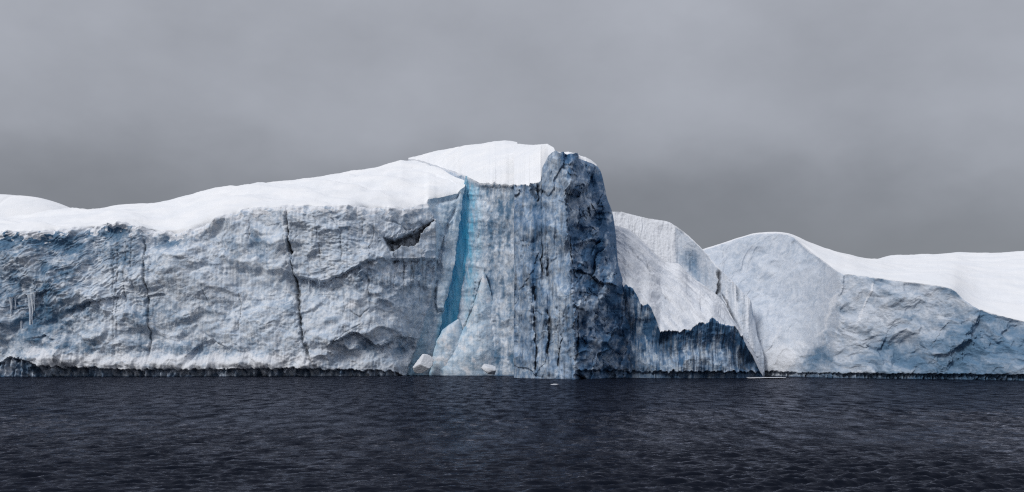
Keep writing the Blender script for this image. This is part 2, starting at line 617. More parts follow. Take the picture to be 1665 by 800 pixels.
    D -= 1.6 * blob(P, Q, 375, 500, 22, 40, 20) + 1.2 * blob(P, Q, 420, 560, 26, 16)
    D += 1.2 * blob(P, Q, 540, 510, 32, 22) + 1.0 * blob(P, Q, 430, 500, 25, 40)
    # cracks
    wob = P + 1.8 * fbm(Q / 14, P / 80, 3, 16)
    big = line(wob, Q, [(466, 338), (469, 372), (471, 405), (474, 440), (481, 472), (487, 514), (494, 556), (506, 585), (516, 602)], 2.3)
    mid = line(wob, Q, [(231, 378), (234, 420), (240, 470), (242, 520), (243, 560), (240, 590)], 2.2)
    thin = np.zeros_like(P)
    for pts, w in (([(183, 400), (185, 470), (187, 560)], 1.3), ([(192, 395), (190, 470), (193, 545)], 1.2), ([(206, 385), (203, 440), (205, 520)], 1.2),
                   ([(214, 380), (212, 440)], 1.0), ([(598, 424), (599, 455), (600, 482)], 1.8), ([(588, 358), (588, 384)], 1.8), ([(558, 470), (560, 508)], 1.4),
                   ([(607, 362), (606, 385), (600, 414)], 1.4), ([(512, 350), (517, 390), (524, 440)], 1.3), ([(536, 352), (553, 372), (556, 430)], 1.0),
                   ([(476, 396), (486, 380)], 1.4), ([(386, 470), (390, 500), (388, 540)], 1.0), ([(405, 352), (404, 390)], 1.1), ([(570, 505), (585, 516), (600, 500)], 1.0),
                   ([(540, 560), (560, 543), (590, 525)], 1.0), ([(330, 470), (342, 500)], 1.0), ([(640, 440), (642, 480)], 1.0), ([(655, 430), (657, 470)], 1.2), ([(668, 430), (668, 468)], 1.0)):
        thin = np.maximum(thin, line(wob, Q, pts, w))
    lips = line(wob, Q, [(466, 338), (469, 372), (471, 405), (474, 440), (481, 472), (487, 514), (494, 556), (506, 585), (516, 602)], 8)
    D -= 1.5 * big + 0.9 * mid + 0.35 * thin + 0.8 * lips * np.clip(0.5 + 1.5 * fbm(P / 7, Q / 10, 3, 92), 0, 1.4)
    # slab: set back, with a rounded pillar and a scar
    D -= 2.6 * slab
    D += slab * (1.1 * np.exp(-((P - curve([(330, 742), (440, 738), (540, 712), (607, 690)])(Q)) / 14) ** 2) + 0.5 * fbm(P / 14, Q / 60, 3, 18) + 0.25 * facets(P / 16, Q / 22, 19, 2.4))
    D -= 2.2 * slab * sstep(0, 14, P - 697) * (1 - sstep(742, 750, P)) * np.exp(-np.abs(Q - lipq[None, :] - 8) / 9)
    D -= 1.5 * line(P, Q, [(707, 465), (706, 495), (712, 507), (720, 506)], 1.8)
    D += 1.4 * sstep(708, 711, P) * (1 - sstep(728, 734, P)) * sstep(455, 470, Q) * (1 - sstep(500, 506, Q))
    D -= 1.8 * line(P, Q, [(742, 330), (728, 360), (716, 402), (712, 450)], 4)
    topd = Q - lipq[None, :]
    D -= (1 - slab) * (2.0 + 2.2 * fbm(P / 24, P * 0, 3, 46)) * np.exp(-np.clip(topd, 0, None) / (4.0 + 3.0 * np.clip(fbm(P / 30, P * 0 + 3, 2, 45), -0.6, 1)))
    # foot: pale debris apron, then the notch cut by the waves
    ntop = curve([(-140, 590), (0, 588), (10, 580), (30, 583), (52, 590), (66, 596), (92, 595), (104, 599), (126, 596), (150, 599), (210, 601), (330, 601), (420, 600), (470, 599), (500, 599), (525, 602), (560, 601), (600, 602), (640, 604), (656, 612), (760, 620)])(P)
    ntop = ntop + 3.0 * fbm(P / 7, P * 0, 3, 20) + 2.4 * fbm(P / 24, P * 0, 2, 47)
    apron = np.exp(-((Q - ntop + 9) / 12) ** 2) * sstep(20, 80, P) * (1 - sstep(500, 545, P))
    D += 1.6 * apron
    notch = sstep(-0.8, 0.8, Q - ntop)
    D -= 2.0 * notch - notch * 2.2 * np.clip(fbm(P / 9, Q / 30, 3, 21), -0.3, 1)
    # ice colour, with shade of the hollows mixed into the blue patches -------------------------------------------------
    m1 = fbm(P / 55, Q / 55, 5, 22)
    m2 = fbm((P + 0.4 * Q) / 30, (Q + 0.42 * P) / 9, 4, 23)
    ch = chip_tint(P, Q, 50, 34, 28) + 0.6 * chip_tint(P, Q, 54, 13, 10)
    blue = 0.26 + 0.40 * m1 + 0.16 * ch + left * (0.20 + 0.30 * m2) - 0.10 * sstep(240, 420, P)
    for b in ((30, 388, 60, 18, 0, .5), (100, 398, 40, 14, 20, .4), (172, 378, 24, 16, 0, .45), (268, 394, 22, 13, 0, .55), (90, 440, 60, 30, 20, .18), (72, 520, 26, 30, 0, .35), (145, 505, 30, 14, 0, .35),
              (28, 520, 30, 30, 0, .3), (340, 572, 34, 14, 0, .4), (420, 400, 12, 34, -25, .4), (602, 440, 34, 14, -20, .32), (530, 470, 40, 12, 0, .25), (680, 440, 26, 22, 0, .30), (590, 565, 40, 14, 0, .42), (652, 568, 18, 14, 0, .5), (240, 560, 8, 40, 0, .1)):
        blue += b[5] * blob(P, Q, *b[:5])
    blue -= 0.45 * blob(P, Q, 178, 480, 40, 60) + 0.25 * blob(P, Q, 290, 460, 40, 34) + 0.3 * blob(P, Q, 573, 495, 22, 12) + 0.18 * blob(P, Q, 672, 400, 40, 20)
    blue -= 0.5 * apron
    blue = blue * (1 - 0.6 * slab) + slab * (0.26 + 0.25 * fbm(P / 12, Q / 50, 3, 24))
    snow = 0.16 + 0.22 * sstep(500, 590, Q) * (1 - slab) + 0.42 * fbm(P / 26, Q / 18, 5, 49, 0.6) * (1 - slab) + 0.75 * apron * (0.6 + 0.8 * fbm(P / 18, Q / 9, 3, 25)) + 0.55 * blob(P, Q, 573, 495, 14, 8)
    top = Q - lipq[None, :]
    ragged = 8 + 20 * fbm(P / 12, Q / 10, 3, 26) + 5 * fbm(P / 40, Q * 0, 2, 27)
    snow = snow + (1 - sstep(-2, 2.5, top - np.clip(ragged, 1.0, 30))) * 1.0 * (1 - 0.9 * slab)
    streak = np.clip(fbm(P / 4.5, Q / 70, 3, 28) - 0.12, 0, 1)
    dz = np.clip(fbm(P / 30, Q / 14, 4, 29) - 0.05, 0, 1)
    grey = sstep(470, 560, P) * (1 - slab)
    wide = line(wob, Q, [(466, 338), (469, 372), (471, 405), (474, 440), (481, 472), (487, 514), (494, 556), (506, 585), (516, 602)], 9)
    dirt = 0.66 * big + 0.30 * wide * np.clip(0.5 + 1.2 * fbm(P / 5, Q / 12, 3, 48), 0, 1) + 0.68 * mid + 0.5 * thin + 0.6 * cleft + 0.5 * recess  # crack dirt; the recess term paints the shade under the overhang
    dirt += 0.75 * streak * (1.7 * blob(P, Q, 668, 446, 36, 34) + 0.7 * blob(P, Q, 590, 395, 50, 40) + 0.6 * blob(P, Q, 500, 385, 40, 40) + 0.30 * grey + 0.4 * blob(P, Q, 235, 470, 25, 90))
    dirt += 0.55 * dz * (0.25 + 0.6 * grey) * (1 - low * 0.4)
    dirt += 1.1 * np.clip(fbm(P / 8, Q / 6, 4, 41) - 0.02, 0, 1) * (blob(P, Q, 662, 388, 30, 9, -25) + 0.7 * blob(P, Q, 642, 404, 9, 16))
    dirt += 0.28 * blob(P, Q, 670, 380, 40, 45) * (1 - slab) * (0.5 + fbm(P / 9, Q / 9, 3, 30))
    dirt *= 1 - 0.8 * np.clip(snow, 0, 1)
    aqua = slab * (0.22 * low * (1 - sstep(678, 705, P)) + 0.08 + 0.35 * sstep(-9, -1, P - prf(Q)) * sstep(480, 520, Q))
    wet = notch * (0.58 + 1.1 * fbm(P / 9, Q / 16, 3, 31)) + 0.9 * sstep(610.5, 612, Q)
    A = attr_set(P.shape, blue=blue, snow=snow, dirt=dirt, aqua=aqua, wet=wet)  # dirt also holds the painted shade of the recess
    X = px(P, Yb)
    Y = Yb - D
    # right end turns back into the crevasse
    nb = 14
    bx = np.repeat(X[:, -1:], nb, 1) - np.linspace(0.2, 5.0, nb)[None, :]
    by = Y[:, -1:] + np.linspace(0.6, 16, nb)[None, :]
    bz = np.repeat(Z[:, -1:], nb, 1)
    Xf, Yf, Zf = np.hstack([X, bx]), np.hstack([Y, by]), np.hstack([Z, bz])
    Af = {k: np.hstack([v, np.repeat(v[:, -1:], nb, 1)]) for k, v in A.items()}
    Af['aqua'][:, -nb:] = 0.5
    Af['snow'][:, -nb:] = 0
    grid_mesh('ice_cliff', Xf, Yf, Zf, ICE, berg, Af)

    # snow on top: from the lip back and up to the ridge, then down behind
    S2 = S[::2]
    lipY, lipZ, lipD = Yb[-1, ::2], Z[-1, ::2], D[-1, ::2]
    P1 = P[-1, ::2]
    dep = depf(S2)
    yr = lipY + dep
    zr = pz(ridgef(S2) + 0.5 * fbm(S2 / 20, S2 * 0, 3, 33), yr)
    r = np.concatenate([np.linspace(0, 0.12, 16)[:-1], np.linspace(0.12, 1, 60)])[:, None]
    g = 1 - (1 - r) ** 1.45
    Yc = lipY + r * dep
    lipZs = np.where(S2 < 680, blur(lipZ, 16), lipZ)
    Zc = lipZs + (zr - lipZs) * g + (lipZ - lipZs) * np.exp(-r * dep / 1.5)
    Xc = px(P1, Yc)
    soft = np.clip(r * 9, 0, 1) * np.clip((1 - r) * 6, 0, 1)
    Zc = Zc + soft * (0.9 * fbm(Xc / 16, Yc / 11, 4, 34) + 0.36 * ridged(Xc / 7 + Yc / 9, Yc / 3.6, 3, 35) * (0.4 + np.clip(fbm(Xc / 25, Yc / 25, 2, 36) * 1.6, 0, 1)))
    # wind drifts lying slantwise across the cap, and a second rise behind the first
    drift = np.clip(fbm((Xc + 1.6 * (Yc - 330)) / 26, (Yc - 0.4 * Xc) / 60, 3, 38), -0.2, 0.5)
    Zc = Zc + soft * 2.2 * drift - soft * 1.4 * np.exp(-((r - 0.62 - 0.05 * fbm(S2 / 50, S2 * 0, 2, 39)) / 0.07) ** 2) * sstep(290, 340, S2)
    Zc = Zc - soft * 1.1 * np.exp(-(((px(P1, lipY) - px(600, 320)) / 3.0) ** 2) - ((r - 0.25) / 0.1) ** 2)
    lipDs = blur(lipD, 10)
    Yc = Yc - lipDs * np.exp(-r * dep / 4.0) - (lipD - lipDs) * np.exp(-r * dep / 0.8)
    back_t = np.linspace(0.05, 1, 14)[:, None]
    Yk = yr + back_t * 55
    Zk = zr + (-4 - zr) * back_t ** 2.2
    Xk = px(P1, yr) + 0 * back_t
    grid_mesh('snow_cap', np.vstack([Xc, Xk]), np.vstack([Yc, Yk]), np.vstack([Zc, Zk]), SNOW, berg)
    surf = dict(P=P, Q=Q, X=X, Y=Y, Z=Z)

    # block right of the crevasse -------------------------------------------
    S = np.arange(664, 842, 1.0)
    yb = curve([(664, 430), (680, 420), (700, 404), (730, 378), (750, 355), (762, 344.5), (785, 333), (800, 328), (842, 315)], True)
    lq = curve([(664, 258), (673, 259), (700, 266), (730, 276), (755, 284.5), (768, 291), (778, 296), (800, 299), (842, 300)], True)
    rq = curve([(664, 257), (673, 256), (699, 249), (730, 243), (760, 238), (799, 232.5), (820, 231), (842, 234)], True)
    lip2 = lq(S) + 6.0 * sstep(772, 790, S) * fbm(S / 24, S * 0 + 2, 3, 75) + np.where(S > 772, 2.6, 1.3) * fbm(S / 7, S * 0, 3, 40)
    nt = 300
    t = np.linspace(0, 1, nt)[:, None]
    zl = pz(lip2, yb(S))[None, :]
    Z = -3.5 + t * (zl + 3.5)
    Yb = np.repeat(yb(S)[None, :], nt, 0)
    Q = HOR - (Z - CAM_H) * F / Yb
    plf = curve([(290, 765), (330, 768), (390, 765), (440, 759), (480, 752), (519, 744), (560, 732), (605, 712)], True)
    P = np.repeat(S[None, :], nt, 0)
    sh = (plf(Q) + 2.5 * fbm(Q / 14, P / 40, 4, 57) - 765) * np.clip((P - 700) / 60, 0, 1) * (1 - np.clip((P - 772) / 60, 0, 1))
    P = P + sh
    d = texture_relief(P, Q, 60, 0.5, 0.8)
    d += 0.8 * fbm((P + 0.3 * Q) / 14, Q / 60, 4, 61) + 2.2 * scallops((P + 0.3 * Q + 8 * fbm(P / 20, Q / 20, 3, 87)) / 22, (Q + 8 * fbm(P / 20, Q / 20, 3, 88)) / 40, 86) * sstep(785, 800, P)
    edge = line(P, Q, [(772, 296), (778, 350), (776, 420), (771, 470), (760, 512)], 2.5)
    d += 0.9 * edge
    d += ledge(P, Q, [(776, 300), (800, 303), (842, 305)], 1.2, 9, 3)
    wallness = 1 - sstep(774, 790, P)
    blue = 0.46 + 0.5 * fbm(P / 12, Q / 40, 4, 62) - 0.25 * wallness + 0.3 * chip_tint(P, Q, 58, 14, 20)
    aq = (0.36 * np.exp(-np.clip(P - plf(Q), 0, None) / 8) + 0.20 * wallness) * np.clip(0.8 + 1.3 * fbm(P / 7, Q / 26, 4, 85), 0.1, 1.5) * sstep(2, 14, Q - lip2[None, :]) * sstep(752, 760, P)
    sn = (1 - sstep(-1.5, 2, Q - lip2[None, :] - 2.5 - 2.5 * fbm(P / 5, Q / 6, 2, 63))) + 0.35 * edge
    pin = line(P, Q, [(789, 436), (782, 462), (772, 496), (760, 520), (752, 540)], 3.0)
    d -= 1.2 * pin
    dirt = 0.55 * pin + 0.25 * np.clip(fbm(P / 4, Q / 50, 3, 64), 0, 1) * sstep(785, 805, P) + 0.5 * np.exp(-np.abs(Q - 303) / 3) * sstep(776, 784, P)  # last term: darker strip just under the lip
    A = attr_set(P.shape, blue=blue, aqua=aq, snow=sn, dirt=dirt, wet=0.9 * sstep(608, 610, Q))
    nb = 10
    X, Y = px(P, Yb), Yb - d * np.clip((S - 755) / 15, 0.15, 1)[None, :]
    Xf = np.hstack([X, X[:, -1:] + np.linspace(0.3, 1.5, nb)[None, :]])
    Yf = np.hstack([Y, Y[:, -1:] + np.linspace(0.8, 26, nb)[None, :]])
    Zf = np.hstack([Z, np.repeat(Z[:, -1:], nb, 1)])
    grid_mesh('ice_buttress', Xf, Yf, Zf, ICE, berg, {k: np.hstack([v, np.repeat(v[:, -1:], nb, 1)]) for k, v in A.items()})
    lipY, lipZ, lipD = Yb[-1], Z[-1], (Yb - Y)[-1]
    P1 = P[-1]
    yr = np.maximum(lipY + curve([(664, 3), (700, 22), (760, 58), (842, 78)])(S), lipY + 3)
    zr = pz(rq(S) + 0.4 * fbm(S / 12, S * 0, 3, 65), yr)
    r = np.linspace(0, 1, 60)[:, None]
    Yc = lipY + r * (yr - lipY)
    Xc = px(P1, Yc)
    Zc = lipZ + (zr - lipZ) * (1 - (1 - r) ** 1.4)
    soft = np.clip(r * 9, 0, 1) * np.clip((1 - r) * 6, 0, 1)
    Zc = Zc + soft * (0.45 * fbm(Xc / 12, Yc / 9, 4, 66) + 0.2 * ridged(Xc / 5 + Yc / 9, Yc / 3, 3, 67))
    Yc = Yc - lipD * np.exp(-(Yc - lipY) / 2)
    bt = np.linspace(0.05, 1, 10)[:, None]
    grid_mesh('snow_cap', np.vstack([Xc, px(P1, yr) + 0 * bt]), np.vstack([Yc, yr + bt * 50]), np.vstack([Zc, zr + (-4 - zr) * bt ** 2.2]), SNOW, berg)

    # deep blue wall at the back of the crevasse
    vv, qq = np.meshgrid(np.linspace(0, 1, 90), np.arange(625, 285, -1.0))
    pl = curve([(285, 757), (330, 749), (440, 733), (500, 719), (540, 710), (625, 690)])(qq)
    pp = pl + vv * (797 - pl)
    yy = 343.5 + 2.5 * sstep(560, 300, qq) + 0.5 * fbm(pp / 9, qq / 50, 4, 70) + 0.8 * facets((pp + 0.25 * qq) / 10, qq / 26, 71, 2.2)
    deep = np.clip(0.55 + 0.5 * fbm(pp / 8, qq / 45, 4, 72), 0, 1)
    g = grid_mesh('crevasse_wall', px(pp, yy), yy, pz(qq, yy), ICE, berg,
                  attr_set(pp.shape, blue=0.7 * deep, aqua=0.45 + 0.35 * vv + 0.4 * deep - 0.30 * (1 - sstep(285, 345, qq)), snow=0.5 * np.clip(fbm(pp / 5, qq / 40, 4, 73) - 0.05, 0, 1)))
    g['label'] = 'deep turquoise ice at the back of the crevasse'

    # leaning pinnacle and the smaller shard beside it, standing in front of the block
    def shard(name, lf, rf, q0, q1, ymid, bulge, seed, **kw):
        q = np.arange(q1, q0 - 0.01, -1.0)
        v = np.linspace(-1, 1, 110)
        VV, QQ = np.meshgrid(v, q)
        L_, R_ = curve(lf)(QQ), curve(rf)(QQ)
        PP = (L_ + R_) / 2 + VV * (R_ - L_) / 2 + 1.4 * fbm(QQ / 9, VV * 0, 3, seed + 9) * np.abs(VV)
        hw = (R_ - L_) / 2 / F * ymid
        dd = bulge * np.minimum(hw, 9) * (1 - np.abs(VV) ** 1.8) + 0.45 * texture_relief(PP, QQ, seed, 0.5, 0.9)
        YB = np.full_like(PP, ymid)
        a = attr_set(PP.shape, blue=0.20 + 0.35 * fbm(PP / 14, QQ / 30, 4, seed + 1) + kw.get('blue', 0), aqua=0.10 + 0.25 * np.abs(VV) ** 6,
                     snow=0.28 + 0.6 * fbm(PP / 12, QQ / 16, 3, seed + 2), dirt=np.clip(0.6 * fbm(PP / 5, QQ / 60, 3, seed + 3) - 0.1, 0, 1) * 0.6,
                     wet=0.9 * sstep(HOR + CAM_H * F / ymid - 2, HOR + CAM_H * F / ymid, QQ))
        XX, ZZ = px(PP, YB), pz(QQ, YB)
        Yfront = YB - dd
        # back side closes the solid
        return grid_mesh(name, np.hstack([XX, XX[:, ::-1]]), np.hstack([Yfront, np.full_like(YB, ymid + 4)]), np.hstack([ZZ, ZZ[:, ::-1]]), ICE, berg,
                         {k_: np.hstack([x_, x_[:, ::-1]]) for k_, x_ in a.items()})
    shard('ice_pinnacle', [(443, 786), (470, 778), (500, 769), (530, 757), (560, 738), (601, 708), (625, 700)],
          [(443, 788), (470, 797), (500, 803), (560, 815), (606, 824), (625, 826)], 443, 622, 326.0, 0.62, 80)
    shard('ice_shard', [(519, 744), (528, 730), (536, 720), (552, 711), (575, 704), (622, 696)], [(519, 747), (535, 752), (560, 754), (590, 750), (622, 748)], 519, 622, 326.0, 0.5, 90, blue=-0.1)
    return berg, surf


berg_left, surf_left = build_left_berg()

# ------------------------------------------------------------------ tower iceberg with the undercut white slope


def build_tower_berg():
    berg = thing('tower_iceberg', 'dark blue ice tower with snowy crown and white slope falling to an undercut foot', 'iceberg', (60, 300, 0))
    # tower ------------------------------------------------------------------
    ns, nt = 230, 420
    s = np.linspace(0, 1, ns)
    pn = 836 + s * (1013 - 836)
    # heights of the front edge
    topq = curve([(836, 300), (864, 300.5), (879, 297), (880.5, 276), (891, 254), (901, 246.5), (905, 251), (914, 248), (924, 247.5), (937, 253), (950, 258.5), (962, 264.5), (970, 270.5), (980, 280.5), (1013, 290.5)])
    prf = curve([(240, 955), (256, 958), (265, 966), (278, 976), (325, 988), (346, 996), (390, 1002), (430, 1005), (457, 1012), (500, 1022), (640, 1030)], True)
    y0 = curve([(836, 292), (864, 284), (900, 275), (926, 269), (932, 268.5), (960, 274.5), (1000, 284.5), (1013, 290)])
    t = np.linspace(0, 1, nt)[:, None]
    kt = np.clip((pn - 900) / 40, 0, 1)
    ptop = pn * (1 - kt) + (836 + s * (967 - 836)) * kt
    tq = topq(ptop) + np.where(pn < 882, 2.6, 0.9) * fbm(pn / 6, pn * 0, 3, 100)
    yb0 = y0(pn)
    zt = pz(tq, yb0 + 5)
    Z = -3.5 + t * (zt[None, :] + 3.5)
    Yb = yb0[None, :] + 5.0 * (np.clip(Z, 0, None) / 50) ** 1.4
    Q = HOR - (Z - CAM_H) * F / Yb
    # lean the columns so that the right edge follows the silhouette
    P = 836 + s[None, :] * (prf(Q) - 836)
    k = np.clip((P - 900) / 40, 0, 1)
    P = pn[None, :] * (1 - k) + P * k
    arete = curve([(240, 918), (280, 912), (330, 920), (400, 926), (470, 930), (540, 934), (640, 936)])(Q) + 4.0 * fbm(Q / 26, P / 60, 4, 101, 0.6)
    right = sstep(-3, 5, P - arete + 3 * fbm(P / 9, Q / 9, 3, 97))
    D = texture_relief(P, Q, 110, 0.9, 0.8) + right * 3.0 * scallops((P + 0.25 * Q + 9 * fbm(P / 24, Q / 24, 3, 125)) / 25, (Q + 9 * fbm(P / 24, Q / 24, 3, 116)) / 34, 105) + right * 1.0 * scallops((P + 0.5 * Q) / 10, (Q - 0.3 * P) / 13, 96) + 2.4 * facets((P + 6 * fbm(P / 20, Q / 20, 3, 126)) / 22, (Q + 6 * fbm(P / 20, Q / 20, 3, 127)) / 34, 128, 2.6) * right
    rx, ry = P * 0.9 + Q * 0.42 + 10 * fbm(P / 30, Q / 30, 3, 81), Q * 0.9 - P * 0.42 + 10 * fbm(P / 30, Q / 30, 3, 80)
    crag = 4.2 * facets(rx / 34, ry / 52, 79, 3.2) + 1.5 * facets(rx / 13, ry / 19, 78, 3.0)
    rim = np.clip((prf(Q) - P) / 16, 0, 1) * np.clip((Q - tq[None, :]) / 14, 0, 1)
    D = D * (0.25 + 0.75 * rim) - 1.5 * rim * right
    D += right * rim * (crag - crag.mean()) + (1 - right) * 2.2 * facets(rx / 26, ry / 90, 76, 2.8)
    D += (1.5 * fbm((P + 5 * fbm(P / 30, Q / 50, 3, 89)) / 13, Q / 150, 4, 112) + 1.2 * scallops((P + 0.15 * Q) / 20, Q / 60, 90)) * (1 - right) + 0.7 * fbm((P - 0.25 * Q) / 16, Q / 26, 4, 113) * right
    D += 1.2 * np.exp(-((P - arete) / 5.0) ** 2)
    D -= 2.4 * blob(P, Q, 921, 262, 12, 14) * right + 2.0 * blob(P, Q, 962, 300, 10, 22, -20) + 2.0 * blob(P, Q, 968, 412, 10, 20, 15) + 2.2 * blob(P, Q, 936, 402, 14, 16)
    D += ledge(P, Q, [(924, 366), (940, 362), (960, 366)], 1.6, 14, 4) + ledge(P, Q, [(928, 396), (945, 393), (962, 388), (975, 392)], 1.6, 18, 4)
    D += ledge(P, Q, [(930, 352), (950, 345), (975, 350), (990, 356)], 1.0, 12, 4)
    wob = P + 2.0 * fbm(Q / 16, P / 60, 3, 114)
    cr = np.zeros_like(P)
    wob = wob + 3.0 * fbm(Q / 40, P / 40, 2, 82)
    for pts, w in (([(882, 395), (880, 425), (884, 450)], 3.0), ([(893, 420), (890, 450)], 1.6), ([(892, 505), (894, 540), (891, 580)], 3.0), ([(866, 465), (870, 490)], 3.0), ([(867, 305), (872, 325)], 5.0), ([(876, 300), (874, 330)], 2.5),
                   ([(940, 505), (941, 550), (937, 590)], 1.4), ([(1017, 480), (1020, 520)], 1.6), ([(928, 380), (930, 400), (932, 430)], 1.2), ([(868, 500), (872, 560), (870, 608)], 1.6), ([(912, 540), (908, 600)], 1.2), ([(958, 335), (960, 348)], 2.0)):
        cr = np.maximum(cr, line(wob, Q, pts, w))
    D -= 1.6 * cr
    base_q = 602 + 5 * fbm(P / 8, Q * 0, 3, 102)
    D -= 2.0 * sstep(-1.5, 1.5, Q - base_q) * sstep(930, 945, P)
    D -= 2.5 * blob(P, Q, 990, 602, 12, 6) + 1.6 * blob(P, Q, 1010, 560, 10, 20)
    mar = fbm((P + 8 * fbm(P / 20, Q / 30, 3, 115)) / 13, (Q + 10 * fbm(P / 30, Q / 20, 3, 116)) / 30, 5, 117, 0.6)
    vein = np.clip(ridged(P / 30 + 0.3 * mar, (Q + 0.8 * P) / 55, 3, 118) - 0.62, 0, 1) * 2.5
    fr = np.clip(ridged((P + 0.5 * Q + 20 * mar) / 46, (Q - 0.5 * P) / 90, 3, 129) - 0.74, 0, 1) * 4
    D -= 0.9 * fr * right
    cht = chip_tint(P, Q, 106, 18, 26) + 0.5 * chip_tint(P, Q, 107, 8, 12)
    marl = fbm((P + 6 * fbm(P / 30, Q / 40, 3, 84)) / 9, Q / 80, 5, 83, 0.6)
    blue = (1 - right) * (0.48 + 0.36 * marl + 0.26 * mar) + right * (0.74 + 0.42 * mar - 0.6 * vein + 0.16 * cht + 0.25 * fr)
    for b in ((921, 260, 13, 13, 0, .6), (968, 300, 12, 26, -20, .4), (980, 360, 10, 24, -15, .4), (940, 382, 16, 10, 0, .35), (972, 415, 10, 22, 15, .5), (1000, 450, 10, 70, 0, .3), (876, 340, 8, 40, 0, .35), (870, 450, 8, 60, 0, .3)):
        blue += b[5] * blob(P, Q, *b[:5])  # blue patches, partly the shade of hollows and overhang put into colour
    blue -= 0.35 * blob(P, Q, 898, 300, 12, 50) + 0.35 * blob(P, Q, 905, 520, 10, 60) + 0.25 * blob(P, Q, 950, 330, 20, 20)
    dirt = 0.6 * cr + 0.7 * np.clip(fbm(P / 5, Q / 60, 3, 119) - 0.05, 0, 1) * (1 - right) + 0.3 * np.clip(fbm(P / 12, Q / 12, 4, 120) - 0.25, 0, 1)
    top = Q - tq[None, :]
    snow = (1 - sstep(-1, 1.5, top - 0.6 - 2 * fbm(P / 5, Q / 5, 2, 121))) * (sstep(942, 950, P) * (1 - sstep(958, 966, P)) + (1 - sstep(880, 900, P)) + 0.1)
    snow += 0.35 * np.exp(-((P - arete) / 2.2) ** 2) * (0.5 + 0.5 * sstep(395, 425, Q)) + 0.30 * np.clip(ridged((P + 0.6 * Q) / 26, (Q - 0.4 * P) / 34, 4, 95) - 0.55, 0, 1) * 2
    wet = 0.8 * sstep(-1, 1.5, Q - base_q) * sstep(925, 945, P) * (0.7 + fbm(P / 6, Q / 8, 3, 99)) + sstep(614, 617, Q) * 0.8
    A = attr_set(P.shape, blue=blue, dirt=dirt, snow=snow, wet=wet)
    X, Y = px(P, Yb), Yb - D
    nb = 40
    b_ = np.linspace(0, 1, nb + 1)[None, 1:]
    bx = X[:, -1:] + 1.2 * np.sin(b_ * np.pi * 0.5) - 9 * b_ ** 2
    by = Y[:, -1:] + 34 * b_ - 0.5 * fbm(Q[:, -1:] / 9, b_ * 6, 3, 122) * b_
    bz = np.repeat(Z[:, -1:], nb, 1)
    lx = X[:, :1] - 0.02 * b_[:, ::-1]
    ly = Y[:, :1] + 34 * b_[:, ::-1]
    lz = np.repeat(Z[:, :1], nb, 1)
    grid_mesh('tower_face', np.hstack([lx, X, bx]), np.hstack([ly, Y, by]), np.hstack([lz, Z, bz]), DARK_ICE, berg,
              {k_: np.hstack([np.repeat(v[:, :1], nb, 1), v, np.repeat(v[:, -1:], nb, 1)]) for k_, v in A.items()})
    # snow crown: from the front edge back and slightly up
    P1, lipY, lipZ, lipD = P[-1], Yb[-1], Z[-1], D[-1]
    rq = curve([(836, 234), (864, 236), (890, 235), (901, 241), (903, 246.5), (912, 247.6), (924, 247), (937, 252), (944, 254), (952, 255.5), (962, 261.5), (970, 269.5), (980, 280), (1013, 290)])
    yr = lipY + curve([(836, 52), (880, 44), (891, 26), (902, 6), (912, 6), (945, 12), (1013, 10)])(P1)
    zr = pz(rq(P1) + 0.5 * fbm(P1 / 5, P1 * 0, 3, 123), yr)
    r = np.linspace(0, 1, 50)[:, None]
    Yc = lipY + r * (yr - lipY)
    Zc = lipZ + (zr - lipZ) * (1 - (1 - r) ** 1.3)
    Xc = px(P1, Yc)
    soft = np.clip(r * 8, 0, 1) * np.clip((1 - r) * 6, 0, 1) * np.clip((yr - lipY) / 20, 0, 1)
    Zc = Zc + soft * (0.4 * fbm(Xc / 10, Yc / 8, 4, 124) + 0.3 * ridged(Xc / 4 + Yc / 8, Yc / 3, 3, 125))
    Yc = Yc - lipD * np.exp(-(Yc - lipY) / 1.5)
    bt = np.linspace(0.05, 1, 16)[:, None]
    yb_ = yr + bt * (lipY + 60 - yr)
    grid_mesh('snow_cap', np.vstack([Xc, px(P1, yr) - 6 * bt * np.clip((P1 - 960) / 50, 0, 1)]), np.vstack([Yc, yb_]),
              np.vstack([Zc, zr + (-4 - zr) * bt ** 2.5]), SNOW, berg)

    # undercut wing with the white slope ----------------------------------------
    S = np.arange(978, 1241, 0.75)
    eq = curve([(978, 440), (1005, 452), (1013, 460), (1029, 471), (1045, 491), (1058, 501), (1066, 515), (1074, 536), (1092, 539), (1111, 537), (1129, 533), (1137, 526), (1145, 521), (1150, 523), (1158, 514), (1165, 522), (1176, 528),
                (1188, 527), (1200, 536), (1208, 551), (1223, 577), (1234, 600), (1241, 612)])
    rqf = curve([(978, 360), (1002, 367), (1022, 373), (1046, 393), (1072, 418), (1085, 426), (1101, 428), (1122, 448), (1148, 466), (1174, 488), (1192, 519), (1200, 531), (1212, 549), (1226, 574), (1238, 598), (1241, 605)], True)
    yw = curve([(978, 300), (1005, 291), (1040, 287), (1075, 283), (1110, 281), (1200, 283), (1225, 287), (1241, 291)], True)
    depw = curve([(978, 22), (1100, 27), (1174, 22), (1200, 8), (1226, 5), (1241, 2.5)])
    jag = 6.0 * fbm(S / 15, S * 0, 2, 139) + 5.0 * fbm(S / 5, S * 0, 3, 130, 0.6) * np.clip(0.5 + fbm(S / 20, S * 0, 2, 131), 0, 1.2)
    edge = eq(S) + jag * np.clip((1232 - S) / 20, 0, 1)
    Ye = yw(S)
    ze = pz(edge, Ye)
    nt = 190
    t = np.linspace(0, 1, nt)[:, None]
    Z = -3.5 + t * (ze + 3.5)
    Yb = np.repeat(Ye[None, :], nt, 0)
    Q = HOR - (Z - CAM_H) * F / Yb
    P = np.repeat(S[None, :], nt, 0)
    below = Q - edge[None, :]
    hgt = np.maximum(613 - edge[None, :], 4)
    x = np.clip(below / hgt, 0, 1)
